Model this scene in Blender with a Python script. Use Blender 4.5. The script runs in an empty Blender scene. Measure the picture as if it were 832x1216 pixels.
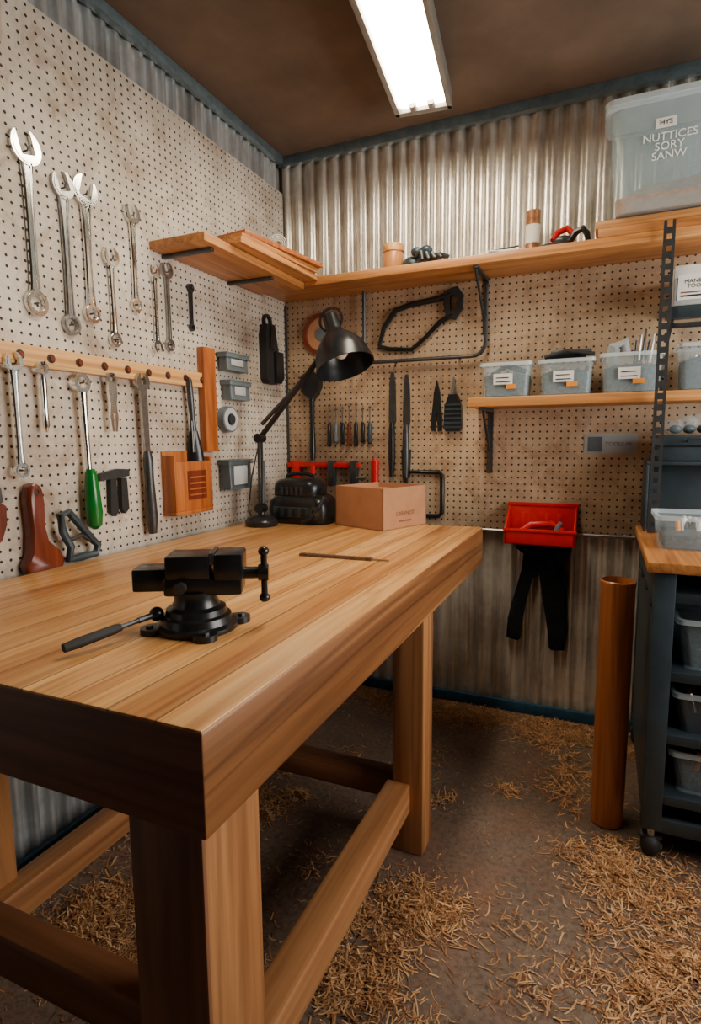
import bpy, bmesh, math, random
from mathutils import Matrix, Vector
random.seed(7)
rad=math.radians
COL=bpy.context.scene.collection
# ---------------------------------------------------------------- materials
def nt(name):
    m=bpy.data.materials.new(name); m.use_nodes=True
    t=m.node_tree; t.nodes.clear()
    o=t.nodes.new('ShaderNodeOutputMaterial'); p=t.nodes.new('ShaderNodeBsdfPrincipled')
    t.links.new(p.outputs[0],o.inputs[0])
    return m,t,p
def N(t,ty,**k):
    n=t.nodes.new(ty)
    for a,b in k.items(): setattr(n,a,b)
    return n
def math_(t,op,a,b=None,c=None):
    n=N(t,'ShaderNodeMath',operation=op)
    for i,x in enumerate((a,b,c)):
        if x is None: continue
        if isinstance(x,(int,float)): n.inputs[i].default_value=x
        else: t.links.new(x,n.inputs[i])
    return n.outputs[0]
def mixc(t,fac,a,b,mode='MIX'):
    n=N(t,'ShaderNodeMix',data_type='RGBA',blend_type=mode)
    for i,x in ((0,fac),(6,a),(7,b)):
        if isinstance(x,(int,float)): n.inputs[i].default_value=x
        elif isinstance(x,tuple): n.inputs[i].default_value=(*x,1) if len(x)==3 else x
        else: t.links.new(x,n.inputs[i])
    return n.outputs[2]
def coords(t,scale=(1,1,1)):
    c=N(t,'ShaderNodeTexCoord'); mp=N(t,'ShaderNodeMapping'); mp.inputs['Scale'].default_value=scale
    t.links.new(c.outputs['Object'],mp.inputs[0]); return mp.outputs[0]
def noise(t,vec,scale,detail=4,rough=.6,dist=0):
    n=N(t,'ShaderNodeTexNoise'); n.inputs['Scale'].default_value=scale; n.inputs['Detail'].default_value=detail
    n.inputs['Roughness'].default_value=rough; n.inputs['Distortion'].default_value=dist
    t.links.new(vec,n.inputs['Vector']); return n.outputs['Fac']
def ramp(t,fac,stops):
    r=N(t,'ShaderNodeValToRGB'); e=r.color_ramp.elements
    while len(e)>1: e.remove(e[-1])
    e[0].position=stops[0][0]; e[0].color=(*stops[0][1],1)
    for p,c in stops[1:]:
        k=e.new(p); k.color=(*c,1)
    t.links.new(fac,r.inputs[0]); return r.outputs[0]
def bump(t,p,h,strength=.3,dist=.002):
    b=N(t,'ShaderNodeBump'); b.inputs['Strength'].default_value=strength; b.inputs['Distance'].default_value=dist
    t.links.new(h,b.inputs['Height']); t.links.new(b.outputs[0],p.inputs['Normal'])
def mat(name,c,rough=.5,metal=0,var=.25,ns=30,bs=.15,alpha=1,stretch=(1,1,1),spec=.5):
    m,t,p=nt(name)
    v=coords(t,stretch); n=noise(t,v,ns,5)
    c1=tuple(max(0,x*(1-var)) for x in c); c2=tuple(min(1,x*(1+var)) for x in c)
    t.links.new(ramp(t,n,[(.3,c1),(.7,c2)]),p.inputs['Base Color'])
    p.inputs['Roughness'].default_value=rough; p.inputs['Metallic'].default_value=metal
    p.inputs['Alpha'].default_value=alpha; p.inputs['Specular IOR Level'].default_value=spec
    if bs: bump(t,p,n,bs,.001)
    return m
def wood(name,c1,c2,c3,axis='y',strips=0,rough=.42,k=1.0,stripaxis=0,bandf=.42,bn=9.0):
    m,t,p=nt(name)
    s={'x':(1.0,20,20),'y':(20,1.0,20),'z':(20,20,1.0)}[axis]
    v=coords(t,tuple(q*k for q in s))
    n1=noise(t,v,.55,6,.6,1.6); s2=tuple(q*k*(7 if q>5 else 2.5) for q in s)
    v2=coords(t,s2); n2=noise(t,v2,.6,3,.6)
    band=math_(t,'FRACT',math_(t,'MULTIPLY',noise(t,v,.30,2,.5,.9),bn))
    col=ramp(t,n1,[(.30,c1),(.48,c2),(.66,c3)])
    col=mixc(t,bandf,col,ramp(t,band,[(0,(.40,.32,.26)),(.25,(1,1,1)),(.85,(.85,.8,.76)),(1,(.40,.32,.26))]),'MULTIPLY')
    col=mixc(t,.5,col,ramp(t,n2,[(.28,(.42,.36,.32)),(.58,(1,1,1))]),'MULTIPLY')
    if strips:
        c=N(t,'ShaderNodeTexCoord'); sx=N(t,'ShaderNodeSeparateXYZ'); t.links.new(c.outputs['Object'],sx.inputs[0])
        q=math_(t,'DIVIDE',sx.outputs[stripaxis],strips); fl=math_(t,'FLOOR',q); fr=math_(t,'FRACT',q)
        wn=N(t,'ShaderNodeTexWhiteNoise',noise_dimensions='1D'); t.links.new(fl,wn.inputs['W'])
        col=mixc(t,.7,col,ramp(t,wn.outputs['Value'],[(0,(.62,.5,.4)),(1,(1.0,1.0,1.0))]),'MULTIPLY')
        seam=math_(t,'LESS_THAN',math_(t,'ABSOLUTE',math_(t,'SUBTRACT',fr,.5)),.478)
        inv=math_(t,'SUBTRACT',1.0,seam)
        col=mixc(t,math_(t,'MULTIPLY',inv,.7),col,(.10,.04,.015))
    t.links.new(col,p.inputs['Base Color']); p.inputs['Roughness'].default_value=rough
    bump(t,p,n2,.12,.001)
    return m
def pegmat(name,ax,base,dark,sp=.0285,r=.0038):
    m,t,p=nt(name)
    c=N(t,'ShaderNodeTexCoord'); s=N(t,'ShaderNodeSeparateXYZ'); t.links.new(c.outputs['Object'],s.inputs[0])
    d=[]
    for o in (s.outputs[ax],s.outputs[2]):
        fr=math_(t,'SUBTRACT',math_(t,'FRACT',math_(t,'DIVIDE',o,sp)),.5); d.append(math_(t,'POWER',math_(t,'ABSOLUTE',fr),2.0))
    dist=math_(t,'SQRT',math_(t,'ADD',d[0],d[1]))
    hole=math_(t,'LESS_THAN',dist,r/sp)
    v=coords(t); n=noise(t,v,2.2,8,.65); n2=noise(t,v,60,3); n4=noise(t,v,7,8,.75,.8)
    col=ramp(t,n,[(.3,dark),(.6,base)])
    col=mixc(t,.3,col,ramp(t,n2,[(.3,(.6,.6,.6)),(.7,(1,1,1))]),'MULTIPLY')
    col=mixc(t,.65,col,ramp(t,n4,[(.34,(.48,.35,.25)),(.52,(1,1,1))]),'MULTIPLY')
    col=mixc(t,hole,col,(.012,.007,.005))
    t.links.new(col,p.inputs['Base Color']); p.inputs['Roughness'].default_value=.6
    edge=math_(t,'MINIMUM',math_(t,'DIVIDE',dist,r/sp*1.3),1.0)
    bump(t,p,edge,.7,.003)
    return m
def corrmat(name,base,dark,metal=.55):
    m,t,p=nt(name)
    v=coords(t,(14,14,1.0)); n=noise(t,v,1.2,6,.65); v2=coords(t); n2=noise(t,v2,5,6,.7)
    col=ramp(t,n,[(.3,dark),(.58,base)])
    col=mixc(t,.5,col,ramp(t,n2,[(.34,(.45,.36,.28)),(.56,(1,1,1))]),'MULTIPLY')
    t.links.new(col,p.inputs['Base Color']); p.inputs['Metallic'].default_value=metal
    p.inputs['Roughness'].default_value=.30; bump(t,p,n2,.15,.002)
    return m
def emis(name,c,s):
    m,t,p=nt(name); p.inputs['Base Color'].default_value=(*c,1)
    p.inputs['Emission Color'].default_value=(*c,1); p.inputs['Emission Strength'].default_value=s; return m

M={}
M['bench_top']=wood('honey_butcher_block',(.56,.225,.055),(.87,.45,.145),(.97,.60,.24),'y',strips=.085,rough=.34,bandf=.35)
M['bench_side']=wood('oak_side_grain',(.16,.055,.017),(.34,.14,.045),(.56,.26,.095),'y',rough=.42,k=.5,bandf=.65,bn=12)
M['bench_end']=wood('shaded_dark_end_grain',(.13,.048,.023),(.24,.094,.044),(.34,.145,.07),'x',rough=.5,k=.5)  # dark end wood, deepened further to paint the shade on this face
M['leg_front_shade']=wood('shaded_leg_oak',(.11,.042,.019),(.22,.085,.037),(.32,.135,.062),'z',rough=.5,k=.6)  # leg oak darkened to put the front face's shade into the colour
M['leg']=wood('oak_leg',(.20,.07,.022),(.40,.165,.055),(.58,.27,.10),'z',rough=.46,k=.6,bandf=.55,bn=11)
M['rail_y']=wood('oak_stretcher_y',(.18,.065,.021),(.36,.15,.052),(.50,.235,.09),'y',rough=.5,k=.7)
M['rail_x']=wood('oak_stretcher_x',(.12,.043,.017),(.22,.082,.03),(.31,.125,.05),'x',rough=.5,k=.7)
M['shelf']=wood('pine_shelf_x',(.36,.125,.03),(.64,.28,.078),(.76,.38,.13),'x',rough=.42)
M['shelf_y']=wood('pine_shelf_y',(.33,.11,.027),(.56,.235,.064),(.68,.32,.105),'y',rough=.42)
M['pine']=wood('pine_rail',(.54,.23,.06),(.80,.42,.14),(.90,.55,.23),'y',rough=.45)
M['orange']=wood('orange_stained_wood',(.25,.06,.012),(.46,.13,.025),(.58,.19,.04),'z',rough=.38)
M['tube']=wood('stained_wood_post',(.26,.075,.02),(.50,.165,.045),(.62,.24,.078),'z',rough=.32,k=.8)
M['redwood']=wood('rosewood',(.09,.016,.008),(.18,.032,.014),(.26,.055,.025),'z',rough=.3)
M['pegL']=pegmat('pegboard_grey',1,(.72,.65,.55),(.41,.34,.27),r=.0042)
M['pegB']=pegmat('pegboard_tan',0,(.61,.445,.29),(.35,.235,.145),r=.0042)
M['corr']=corrmat('corrugated_cream_steel',(.97,.93,.84),(.44,.39,.33),.62)
M['corrL']=corrmat('corrugated_galvanised_steel',(.70,.74,.75),(.30,.34,.36),.6)
M['trim']=mat('blue_grey_trim_steel',(.12,.17,.19),.45,.3)
M['blue']=mat('blue_painted_baseboard',(.012,.075,.15),.5,0)
M['ceil']=mat('brown_ceiling_board',(.13,.09,.062),.85,0,.25,3.5,.4)
M['plaster']=mat('grey_plaster',(.25,.23,.20),.8,0,.2,6)
M['darkwall']=mat('dark_timber_wall',(.06,.042,.03),.8,0,.2,6)
M['chrome']=mat('chrome_vanadium_steel',(.82,.82,.80),.17,1,.12,20,.03)
M['steel']=mat('dull_steel',(.42,.42,.42),.30,1,.25,40,.08)
M['dsteel']=mat('dark_steel',(.075,.08,.085),.38,.7,.2,40,.1)
M['gunmetal']=mat('painted_gunmetal',(.045,.068,.085),.42,.35,.2,12,.08)
M['black']=mat('black_enamel',(.012,.013,.015),.28,.1,.3,30,.08)
M['rubber']=mat('black_rubber',(.011,.011,.012),.65,0,.3,60,.3)
M['cloth']=mat('black_cloth',(.013,.016,.021),.9,0,.4,90,.6,spec=.2)
M['red']=mat('red_plastic',(.6,.006,.006),.3,0,.15,10,.05)
M['green']=mat('green_plastic',(.004,.15,.02),.2,0,.15,10,.03)
M['greyp']=mat('grey_plastic',(.12,.15,.17),.4,0,.15,20,.05)
M['lgrey']=mat('pale_grey_plastic',(.45,.48,.49),.4,0,.1,20,.05)
M['clear']=mat('clear_polypropylene',(.62,.78,.86),.18,0,.05,8,.03,alpha=.15)
M['toteclear']=mat('frosted_polypropylene',(.46,.60,.64),.25,0,.15,5,.03,alpha=.27)
M['clearrim']=mat('clear_polypropylene_rim',(.70,.82,.88),.22,0,.05,8,.03,alpha=.55)
M['smoke']=mat('smoky_plastic',(.10,.13,.15),.22,0,.1,8,.03,alpha=.6)
M['card']=mat('corrugated_cardboard',(.46,.225,.11),.8,0,.1,14,.2)
M['white']=mat('white_label_paper',(.80,.79,.76),.7,0,.05,10,.05)
M['paper']=mat('rolled_paper',(.72,.68,.60),.75,0,.1,10,.1)
M['ink']=mat('label_ink',(.02,.02,.02),.6,0,.1)
M['inkw']=mat('white_ink',(.92,.94,.95),.5,0,.05)
M['brownink']=mat('brown_print',(.2,.09,.05),.7,0,.1)
M['orangelab']=mat('orange_label',(.8,.28,.02),.6,0,.1)
M['sand']=mat('wood_dust_contents',(.42,.21,.11),.9,0,.25,50,.5)
M['hardware']=mat('mixed_hardware',(.06,.085,.10),.45,.3,.8,90,.9)
M['tin']=mat('rusty_tin',(.35,.15,.06),.45,.5,.5,25,.1)
M['bag']=mat('file_brown_steel',(.16,.10,.07),.4,.5,.4,60,.2)
M['jar']=mat('amber_jar',(.5,.22,.07),.3,0,.2,10,.05)
M['lens']=emis('fluorescent_lens_glow',(1.0,.86,.65),38)
M['fixture']=mat('fixture_enamel',(.22,.21,.19),.4,.3,.1)
# floor material
m,t,p=nt('dusty_brown_concrete'); M['floor']=m
v=coords(t); n=noise(t,v,1.6,10,.68,.4); n2=noise(t,v,60,6,.7); n3=noise(t,v,3,8,.7,.5); n5=noise(t,v,170,3,.6)
col=ramp(t,n,[(.3,(.085,.054,.038)),(.5,(.165,.113,.08)),(.7,(.25,.178,.13))])
col=mixc(t,.6,col,ramp(t,n2,[(.38,(.3,.25,.22)),(.56,(1,1,1))]),'MULTIPLY')
col=mixc(t,ramp(t,n3,[(.48,(0,0,0)),(.72,(.6,.6,.6))]),col,(.24,.095,.05))
fl=math_(t,'MULTIPLY',math_(t,'GREATER_THAN',n5,.67),.5)
col=mixc(t,fl,col,(.42,.26,.14))
t.links.new(col,p.inputs['Base Color']); p.inputs['Roughness'].default_value=.58; bump(t,p,n2,.5,.004)
# ---------------------------------------------------------------- builder
def frame(o,u,v,w):
    m=Matrix.Identity(4)
    for i,a in enumerate((u,v,w)):
        for j in range(3): m[j][i]=a[j]
    for j in range(3): m[j][3]=o[j]
    return m
PEG=.012
def LW(y,z,off=PEG): return frame((off,y,z),(0,1,0),(0,0,1),(1,0,0))
def BW(x,z,off=PEG): return frame((x,-off,z),(1,0,0),(0,0,1),(0,-1,0))
def RZ(a): return Matrix.Rotation(rad(a),4,'Z')
def TR(x,y,z): return Matrix.Translation((x,y,z))
class B:
    def __init__(s,name,M0=None):
        s.name=name; s.v=[]; s.f=[]; s.fm=[]; s.mats=[]; s.M=M0 or Matrix.Identity(4)
    def add(s,vs,fs,m,X=None):
        mm=M[m]
        if mm not in s.mats: s.mats.append(mm)
        k=s.mats.index(mm); o=len(s.v); X=s.M@X if X else s.M
        s.v+=[X@Vector(a) for a in vs]
        for f in fs: s.f.append([o+i for i in f]); s.fm.append(k)
    def box(s,lo,hi,m,bev=0,X=None,seg=2):
        bm=bmesh.new(); bmesh.ops.create_cube(bm,size=1)
        for v in bm.verts: v.co=Vector([lo[i]+(hi[i]-lo[i])*(v.co[i]+.5) for i in range(3)])
        if bev:
            bev=min(bev,min(abs(hi[i]-lo[i]) for i in range(3))*.45)
            bmesh.ops.bevel(bm,geom=bm.edges[:],offset=bev,segments=seg,affect='EDGES',profile=.5)
        bm.verts.ensure_lookup_table()
        s.add([v.co.copy() for v in bm.verts],[[v.index for v in f.verts] for f in bm.faces],m,X); bm.free()
    def loft(s,rings,m,c0=True,c1=True,X=None,close=True):
        n=len(rings[0]); vs=[p for r in rings for p in r]; fs=[]
        for i in range(len(rings)-1):
            for j in range(n if close else n-1):
                a=i*n+j; b=i*n+(j+1)%n; fs.append((a,b,b+n,a+n))
        if c0: fs.append(tuple(range(n))[::-1])
        if c1: fs.append(tuple((len(rings)-1)*n+i for i in range(n)))
        s.add(vs,fs,m,X)
    def tube(s,pts,r,m,seg=10,X=None,closed=False,flat=1):
        pts=[Vector(p) for p in pts]; n=len(pts); rs=r if isinstance(r,(list,tuple)) else [r]*n
        rings=[]; ref=None
        for i in range(n):
            if closed: d=pts[(i+1)%n]-pts[i-1]
            else: d=pts[min(i+1,n-1)]-pts[max(i-1,0)]
            if d.length<1e-9: d=Vector((0,0,1))
            d.normalize()
            if ref is None:
                ref=d.orthogonal().normalized()
            ref=(ref-d*ref.dot(d)); ref.normalize(); b=d.cross(ref)
            rings.append([pts[i]+ref*math.cos(2*math.pi*k/seg)*rs[i]+b*math.sin(2*math.pi*k/seg)*rs[i]*flat for k in range(seg)])
        if closed: rings.append(rings[0])
        s.loft(rings,m,not closed,not closed,X)
    def cyl(s,a,b,r,m,r2=None,seg=24,X=None): s.tube([a,b],[r,r if r2 is None else r2],m,seg,X)
    def lathe(s,prof,m,X=None,seg=32,c0=True,c1=True):
        s.loft([[(r*math.cos(2*math.pi*k/seg),r*math.sin(2*math.pi*k/seg),z) for k in range(seg)] for r,z in prof],m,c0,c1,X)
    def prism(s,poly,w0,w1,m,X=None):
        s.loft([[(a,b,w0) for a,b in poly],[(a,b,w1) for a,b in poly]],m,True,True,X)
    def band(s,outer,inner,w0,w1,m,closed=True,X=None):
        rings=[]
        for o,i in zip(outer,inner): rings.append([(*o,w0),(*o,w1),(*i,w1),(*i,w0)])
        if closed: rings.append(rings[0])
        s.loft(rings,m,not closed,not closed,X)
    def ring(s,c,ro,ri,w0,w1,m,seg=28,X=None,hexa=False):
        o=[];i=[]
        for k in range(seg):
            a=2*math.pi*k/seg; rr=ri*(1+.07*math.cos(12*a)) if hexa else ri
            o.append((c[0]+ro*math.cos(a),c[1]+ro*math.sin(a))); i.append((c[0]+rr*math.cos(a),c[1]+rr*math.sin(a)))
        s.band(o,i,w0,w1,m,True,X)
    def openjaw(s,c,R,w,ang,w0,w1,m,X=None):
        a0=math.asin(min(.95,w/2/R))*1.03; n=26; o=[];i=[]
        for k in range(n+1):
            a=a0+(2*math.pi-2*a0)*k/n; cs,sn=math.cos(a),math.sin(a)
            d=(w/2)/max(abs(sn),1e-4)
            if cs<0: d=min(d,.45*w/abs(cs))
            d=min(d,R*.97)
            ca,sa=math.cos(ang),math.sin(ang)
            def rt(x,y): return (c[0]+x*ca-y*sa,c[1]+x*sa+y*ca)
            RR=R*(1 if cs<.5 else 1+.12*(cs-.5))
            o.append(rt(RR*cs,RR*sn)); i.append(rt(d*cs,d*sn))
        s.band(o,i,w0,w1,m,False,X)
    def ball(s,c,r,m,sc=(1,1,1),X=None,seg=20):
        pr=[]
        n=12
        for k in range(n+1):
            a=-math.pi/2+math.pi*k/n; pr.append((max(1e-4,r*math.cos(a)),r*math.sin(a)))
        Y=Matrix.Translation(c)@Matrix.Diagonal((*sc,1)); s.lathe(pr,m,(X@Y) if X else Y,seg)
    def text(s,txt,size,m,X,ex=.0006):
        c=bpy.data.curves.new('t','FONT'); c.body=txt; c.size=size; c.align_x='CENTER'; c.align_y='CENTER'; c.extrude=ex; c.resolution_u=3; c.space_line=.85
        o=bpy.data.objects.new('t',c); COL.objects.link(o); bpy.context.view_layer.update()
        me=o.to_mesh(); vs=[v.co.copy() for v in me.vertices]; fs=[list(p.vertices) for p in me.polygons]
        o.to_mesh_clear(); bpy.data.objects.remove(o); s.add(vs,fs,m,X)
    def rr(s,cx,cy,hx,hy,r,z,n=4):
        out=[]; r=min(r,hx*.99,hy*.99)
        for q,(sx,sy) in enumerate(((1,1),(-1,1),(-1,-1),(1,-1))):
            for k in range(n+1):
                a=math.pi/2*(q+k/n); out.append((cx+sx*(hx-r)+r*math.cos(a),cy+sy*(hy-r)+r*math.sin(a),z))
        return out
    def tote(s,x0,x1,y0,y1,z0,z1,m='clear',rim='clearrim',taper=.88,th=.003,lip=.008,r=.02,X=None):
        cx,cy=(x0+x1)/2,(y0+y1)/2; hx,hy=(x1-x0)/2,(y1-y0)/2
        s.loft([s.rr(cx,cy,hx*taper,hy*taper,r,z0),s.rr(cx,cy,hx-lip,hy-lip,r,z1)],m,True,False,X)
        s.loft([s.rr(cx,cy,hx-lip-th,hy-lip-th,r,z1),s.rr(cx,cy,hx*taper-th,hy*taper-th,r,z0+th)],m,False,True,X)
        s.loft([s.rr(cx,cy,hx-lip,hy-lip,r,z1-.014),s.rr(cx,cy,hx,hy,r,z1-.014),s.rr(cx,cy,hx,hy,r,z1),s.rr(cx,cy,hx-lip-th,hy-lip-th,r,z1),],rim,False,False,X)
    def done(s,smooth=35,parent=None):
        me=bpy.data.meshes.new(s.name)
        lo=Vector([min(v[i] for v in s.v) for i in range(3)]); hi=Vector([max(v[i] for v in s.v) for i in range(3)]); c=(lo+hi)/2
        me.from_pydata([v-c for v in s.v],[],s.f)
        for q in s.mats: me.materials.append(q)
        me.polygons.foreach_set('material_index',s.fm)
        bm=bmesh.new(); bm.from_mesh(me); bmesh.ops.recalc_face_normals(bm,faces=bm.faces[:]); bm.to_mesh(me); bm.free()
        me.shade_smooth(); me.set_sharp_from_angle(angle=rad(smooth)); me.update()
        o=bpy.data.objects.new(s.name,me); o.location=c; COL.objects.link(o); return o
# ---------------------------------------------------------------- camera
th=rad(23.7); ph=rad(7.1); ro=0.00855
F=Vector((-math.sin(th)*math.cos(ph),math.cos(th)*math.cos(ph),-math.sin(ph)))
R=Vector((math.cos(th),math.sin(th),0)); U=R.cross(F)
R2=(R-ro*U).normalized(); U2=(U+ro*R).normalized()
cd=bpy.data.cameras.new('camera'); cam=bpy.data.objects.new('camera',cd); COL.objects.link(cam)
mw=Matrix.Identity(4)
for j in range(3): mw[j][0]=R2[j]; mw[j][1]=U2[j]; mw[j][2]=-F[j]; mw[j][3]=(1.51,-2.63,1.25)[j]
cam.matrix_world=mw; cd.sensor_fit='VERTICAL'; cd.sensor_height=36; cd.lens=685/1216*36; cd.clip_start=.02
bpy.context.scene.camera=cam
# ---------------------------------------------------------------- room
H=2.61; XR=3.0; YF=-4.3
def slab(name,lo,hi,m):
    b=B(name); b.box(lo,hi,m); return b.done()
slab('floor',(-.1,YF-.1,-.1),(XR+.1,.1,0),'floor')
slab('ceiling',(-.1,YF-.1,H),(XR+.1,.1,H+.1),'ceil')
slab('wall_left',(-.1,YF-.1,0),(-.022,.1,H),'plaster')
slab('wall_back',(-.022,.022,0),(XR,.1,H),'plaster')
slab('wall_front',(-.022,YF-.1,0),(XR,YF,H),'darkwall')
WY0,WY1=-1.85,-.35
b=B('wall_right')
b.box((XR,YF,0),(XR+.1,.1,.9),'darkwall'); b.box((XR,YF,2.2),(XR+.1,.1,H),'darkwall')
b.box((XR,WY1,.9),(XR+.1,.1,2.2),'darkwall'); b.box((XR,YF,.9),(XR+.1,WY0,2.2),'darkwall'); b.done()
b=B('unseen_window_1')  # frame of an unseen opening, added to admit side light from the right
for lo,hi in (((XR+.02,WY0,.9),(XR+.08,WY0+.06,2.2)),((XR+.02,WY1-.06,.9),(XR+.08,WY1,2.2)),((XR+.02,WY0+.06,.9),(XR+.08,WY1-.06,.96)),((XR+.02,WY0+.06,2.14),(XR+.08,WY1-.06,2.2)),((XR+.035,(WY0+WY1)/2-.02,.96),(XR+.065,(WY0+WY1)/2+.02,2.14))):
    b.box(lo,hi,'white',.004)
b.done()
def corr(name,L,z0,z1,fr,m,pitch=.066,A=.010):
    b=B(name,fr); n=int(L/pitch*12); r0=[];
    for i in range(n+1):
        u=L*i/n; a=2*math.pi*u/pitch; w=A*math.tanh(1.7*math.sin(a))/math.tanh(1.7)
        r0.append((u,w-A))
    rings=[[(u,z,w) for u,w in r0] for z in (z0,z1)]+[[(u,z,w-.002) for u,w in r0] for z in (z1,z0)]
    b.loft(rings,m,False,False,None,False); return b.done(60)
corr('cream_corrugated_cladding',2.99,0.0,H-.002,frame((0.0,0.0,0),(1,0,0),(0,0,1),(0,-1,0)),'corr')
corr('galvanised_corrugated_cladding',4.2,0.0,H-.002,frame((0.0,YF+.05,0),(0,1,0),(0,0,1),(1,0,0)),'corrL',pitch=.055)
b=B('grey_pegboard'); b.box((0,-2.75,.80),(PEG,-.013,2.45),'pegL',.001); b.done()
b=B('tan_pegboard'); b.box((0.013,-PEG,.845),(1.95,0,1.97),'pegB',.001); b.done()
b=B('trim_1'); b.box((.0,-.034,H-.042),(XR,-.001,H),'trim',.003); b.done()
b=B('trim_2'); b.box((.0,YF,H-.036),(.032,-.035,H),'trim',.003); b.done()
b=B('trim_3'); b.box((.012,-.024,.845),(.022,-.012,1.92),'dsteel',.002); b.done()
b=B('baseboard_back'); b.box((.0,-.02,0),(XR,-.001,.05),'blue',.003); b.done()
b=B('baseboard_left'); b.box((0.0005,YF,0),(.018,-.021,.045),'blue',.003); b.done()
b=B('horizontal_wall_pipe'); b.tube([(.3,-.022,.842),(1.64,-.022,.842)],.009,'steel',14)
for x in (.5,1.0,1.6): b.ring((0,0),.015,.009,-.006,.006,'steel',X=Matrix.Translation((x,-.022,.842))@Matrix.Rotation(rad(90),4,'Y'))
b.done()
# ---------------------------------------------------------------- ceiling light fixture
def fixture(name,x,y,rot,L=1.25,W=.2):
    b=B(name,TR(x,y,H)@RZ(rot)); h=W/2
    b.box((-h*.5,-L,-.03),(h*.5,.06,0),'trim',.003)
    b.loft([[(-h*.7,-L,-.02),(h*.7,-L,-.02),(h*.7,0,-.02),(-h*.7,0,-.02)],[(-h,-L,-.06),(h,-L,-.06),(h,0,-.06),(-h,0,-.06)]],'fixture')
    for s_ in (-1,1): b.box((s_*h-.010,-L,-.108),(s_*h+.010,.004,-.05),'fixture',.003)
    b.box((-h-.010,-.022,-.108),(h+.010,.006,-.05),'fixture',.003); b.box((-h-.010,-L-.006,-.108),(h+.010,-L+.022,-.05),'fixture',.003)
    b.box((-h+.012,-L+.024,-.096),(h-.012,-.024,-.064),'lens',.008)
    for s_ in (-.035,.035):
        b.cyl((s_,-.024,-.098),(s_,-.06,-.098),.014,'fixture'); b.cyl((s_,-L+.024,-.098),(s_,-L+.06,-.098),.014,'fixture')
    return b.done()
fixture('fluorescent_ceiling_light',.815,-.31,7)
# ---------------------------------------------------------------- workbench
b=B('workbench')
X0,X1,Y0,Y1,ZB,ZT=.06,1.062,-2.08,-.25,.738,.888
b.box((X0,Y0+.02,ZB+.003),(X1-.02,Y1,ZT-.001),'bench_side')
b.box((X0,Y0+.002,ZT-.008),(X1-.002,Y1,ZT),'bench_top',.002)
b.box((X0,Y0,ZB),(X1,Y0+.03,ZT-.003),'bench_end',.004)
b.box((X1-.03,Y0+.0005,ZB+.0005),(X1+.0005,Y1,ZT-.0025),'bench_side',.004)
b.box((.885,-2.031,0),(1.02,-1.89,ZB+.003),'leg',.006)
b.box((.884,-2.036,0),(1.019,-2.026,ZB+.003),'leg_front_shade',.003)  # thin added layer carrying the painted shade of the leg's front
b.box((.962,-1.085,0),(1.058,-.985,ZB+.003),'leg',.005)
b.box((.08,-1.83,0),(.17,-1.73,ZB+.003),'leg',.005)
b.box((.10,-.5,0),(.20,-.4,ZB+.003),'leg',.005)
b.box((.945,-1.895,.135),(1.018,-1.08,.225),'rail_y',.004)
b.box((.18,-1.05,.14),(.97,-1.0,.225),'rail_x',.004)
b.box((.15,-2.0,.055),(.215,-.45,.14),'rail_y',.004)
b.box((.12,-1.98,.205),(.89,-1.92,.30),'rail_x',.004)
b.done()
# ---------------------------------------------------------------- shelves
b=B('wooden_corner_shelf'); b.box((PEG,-.96,1.922),(.25,-.252,1.951),'shelf_y',.003)
for y in (-.9,-.5): b.box((PEG,y,1.908),(.23,y+.02,1.921),'dsteel',.002)
b.done()
b=B('long_wooden_shelf'); b.box((PEG,-.25,1.935),(2.35,-PEG,1.97),'shelf',.003)
for x in (1.0,2.2):
    b.box((x,-.24,1.924),(x+.022,-PEG,1.935),'dsteel',.001); b.box((x,-PEG-.006,1.70),(x+.022,-PEG,1.924),'dsteel',.001)
    b.tube([(x+.011,-.235,1.922),(x+.011,-.02,1.74)],.006,'dsteel',8)
b.done()
b=B('parts_bin_shelf'); b.box((.985,-.23,1.38),(2.3,-PEG,1.418),'shelf',.003)
for x in (1.03,2.1):
    b.box((x,-.22,1.366),(x+.025,-PEG,1.38),'dsteel',.001); b.box((x,-PEG-.008,1.10),(x+.025,-PEG,1.366),'dsteel',.002)
    b.tube([(x+.012,-.19,1.366),(x+.012,-.02,1.2)],.006,'dsteel',8)
b.done()
b=B('bent_pipe_hanging_rail')
pts=[(.455,-.05,1.934),(.455,-.05,1.70)]
for k in range(1,7):
    a=math.pi+math.pi/2*k/6; pts.append((.51+.055*math.cos(a),-.05,1.665+.055*math.sin(a)))
pts.append((.965,-.05,1.61))
for k in range(0,7):
    a=-math.pi/2+math.pi/2*k/6; pts.append((.965+.055*math.cos(a),-.05,1.665+.055*math.sin(a)))
pts.append((1.02,-.05,1.90)); b.tube(pts,.0085,'dsteel',10)
for x in (.6,.9): b.cyl((x,-.05,1.61),(x,-PEG,1.61),.006,'dsteel')
b.done()
b=B('slotted_angle_post')
sx=1.665; yy=-.278
b.box((sx,yy,.905),(sx+.003,yy+.016,1.99),'dsteel')
z=.905
b.box((sx,yy-.003,.905),(sx+.010,yy,1.99),'dsteel'); b.box((sx+.026,yy-.003,.905),(sx+.036,yy,1.99),'dsteel')
while z<1.98:
    b.box((sx+.010,yy-.003,z),(sx+.026,yy,z+.022),'dsteel'); z+=.04
b.done()
b=B('steel_bracket_shelf')
b.box((1.705,-.25,1.70),(2.3,-PEG,1.706),'gunmetal'); b.box((1.705,-.254,1.665),(2.3,-.25,1.706),'gunmetal',.001)
b.tube([(1.71,-.25,1.66),(1.71,-.03,1.58)],.005,'dsteel'); b.box((1.705,-.26,1.63),(2.3,-.25,1.648),'dsteel',.002)
b.done()
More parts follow.
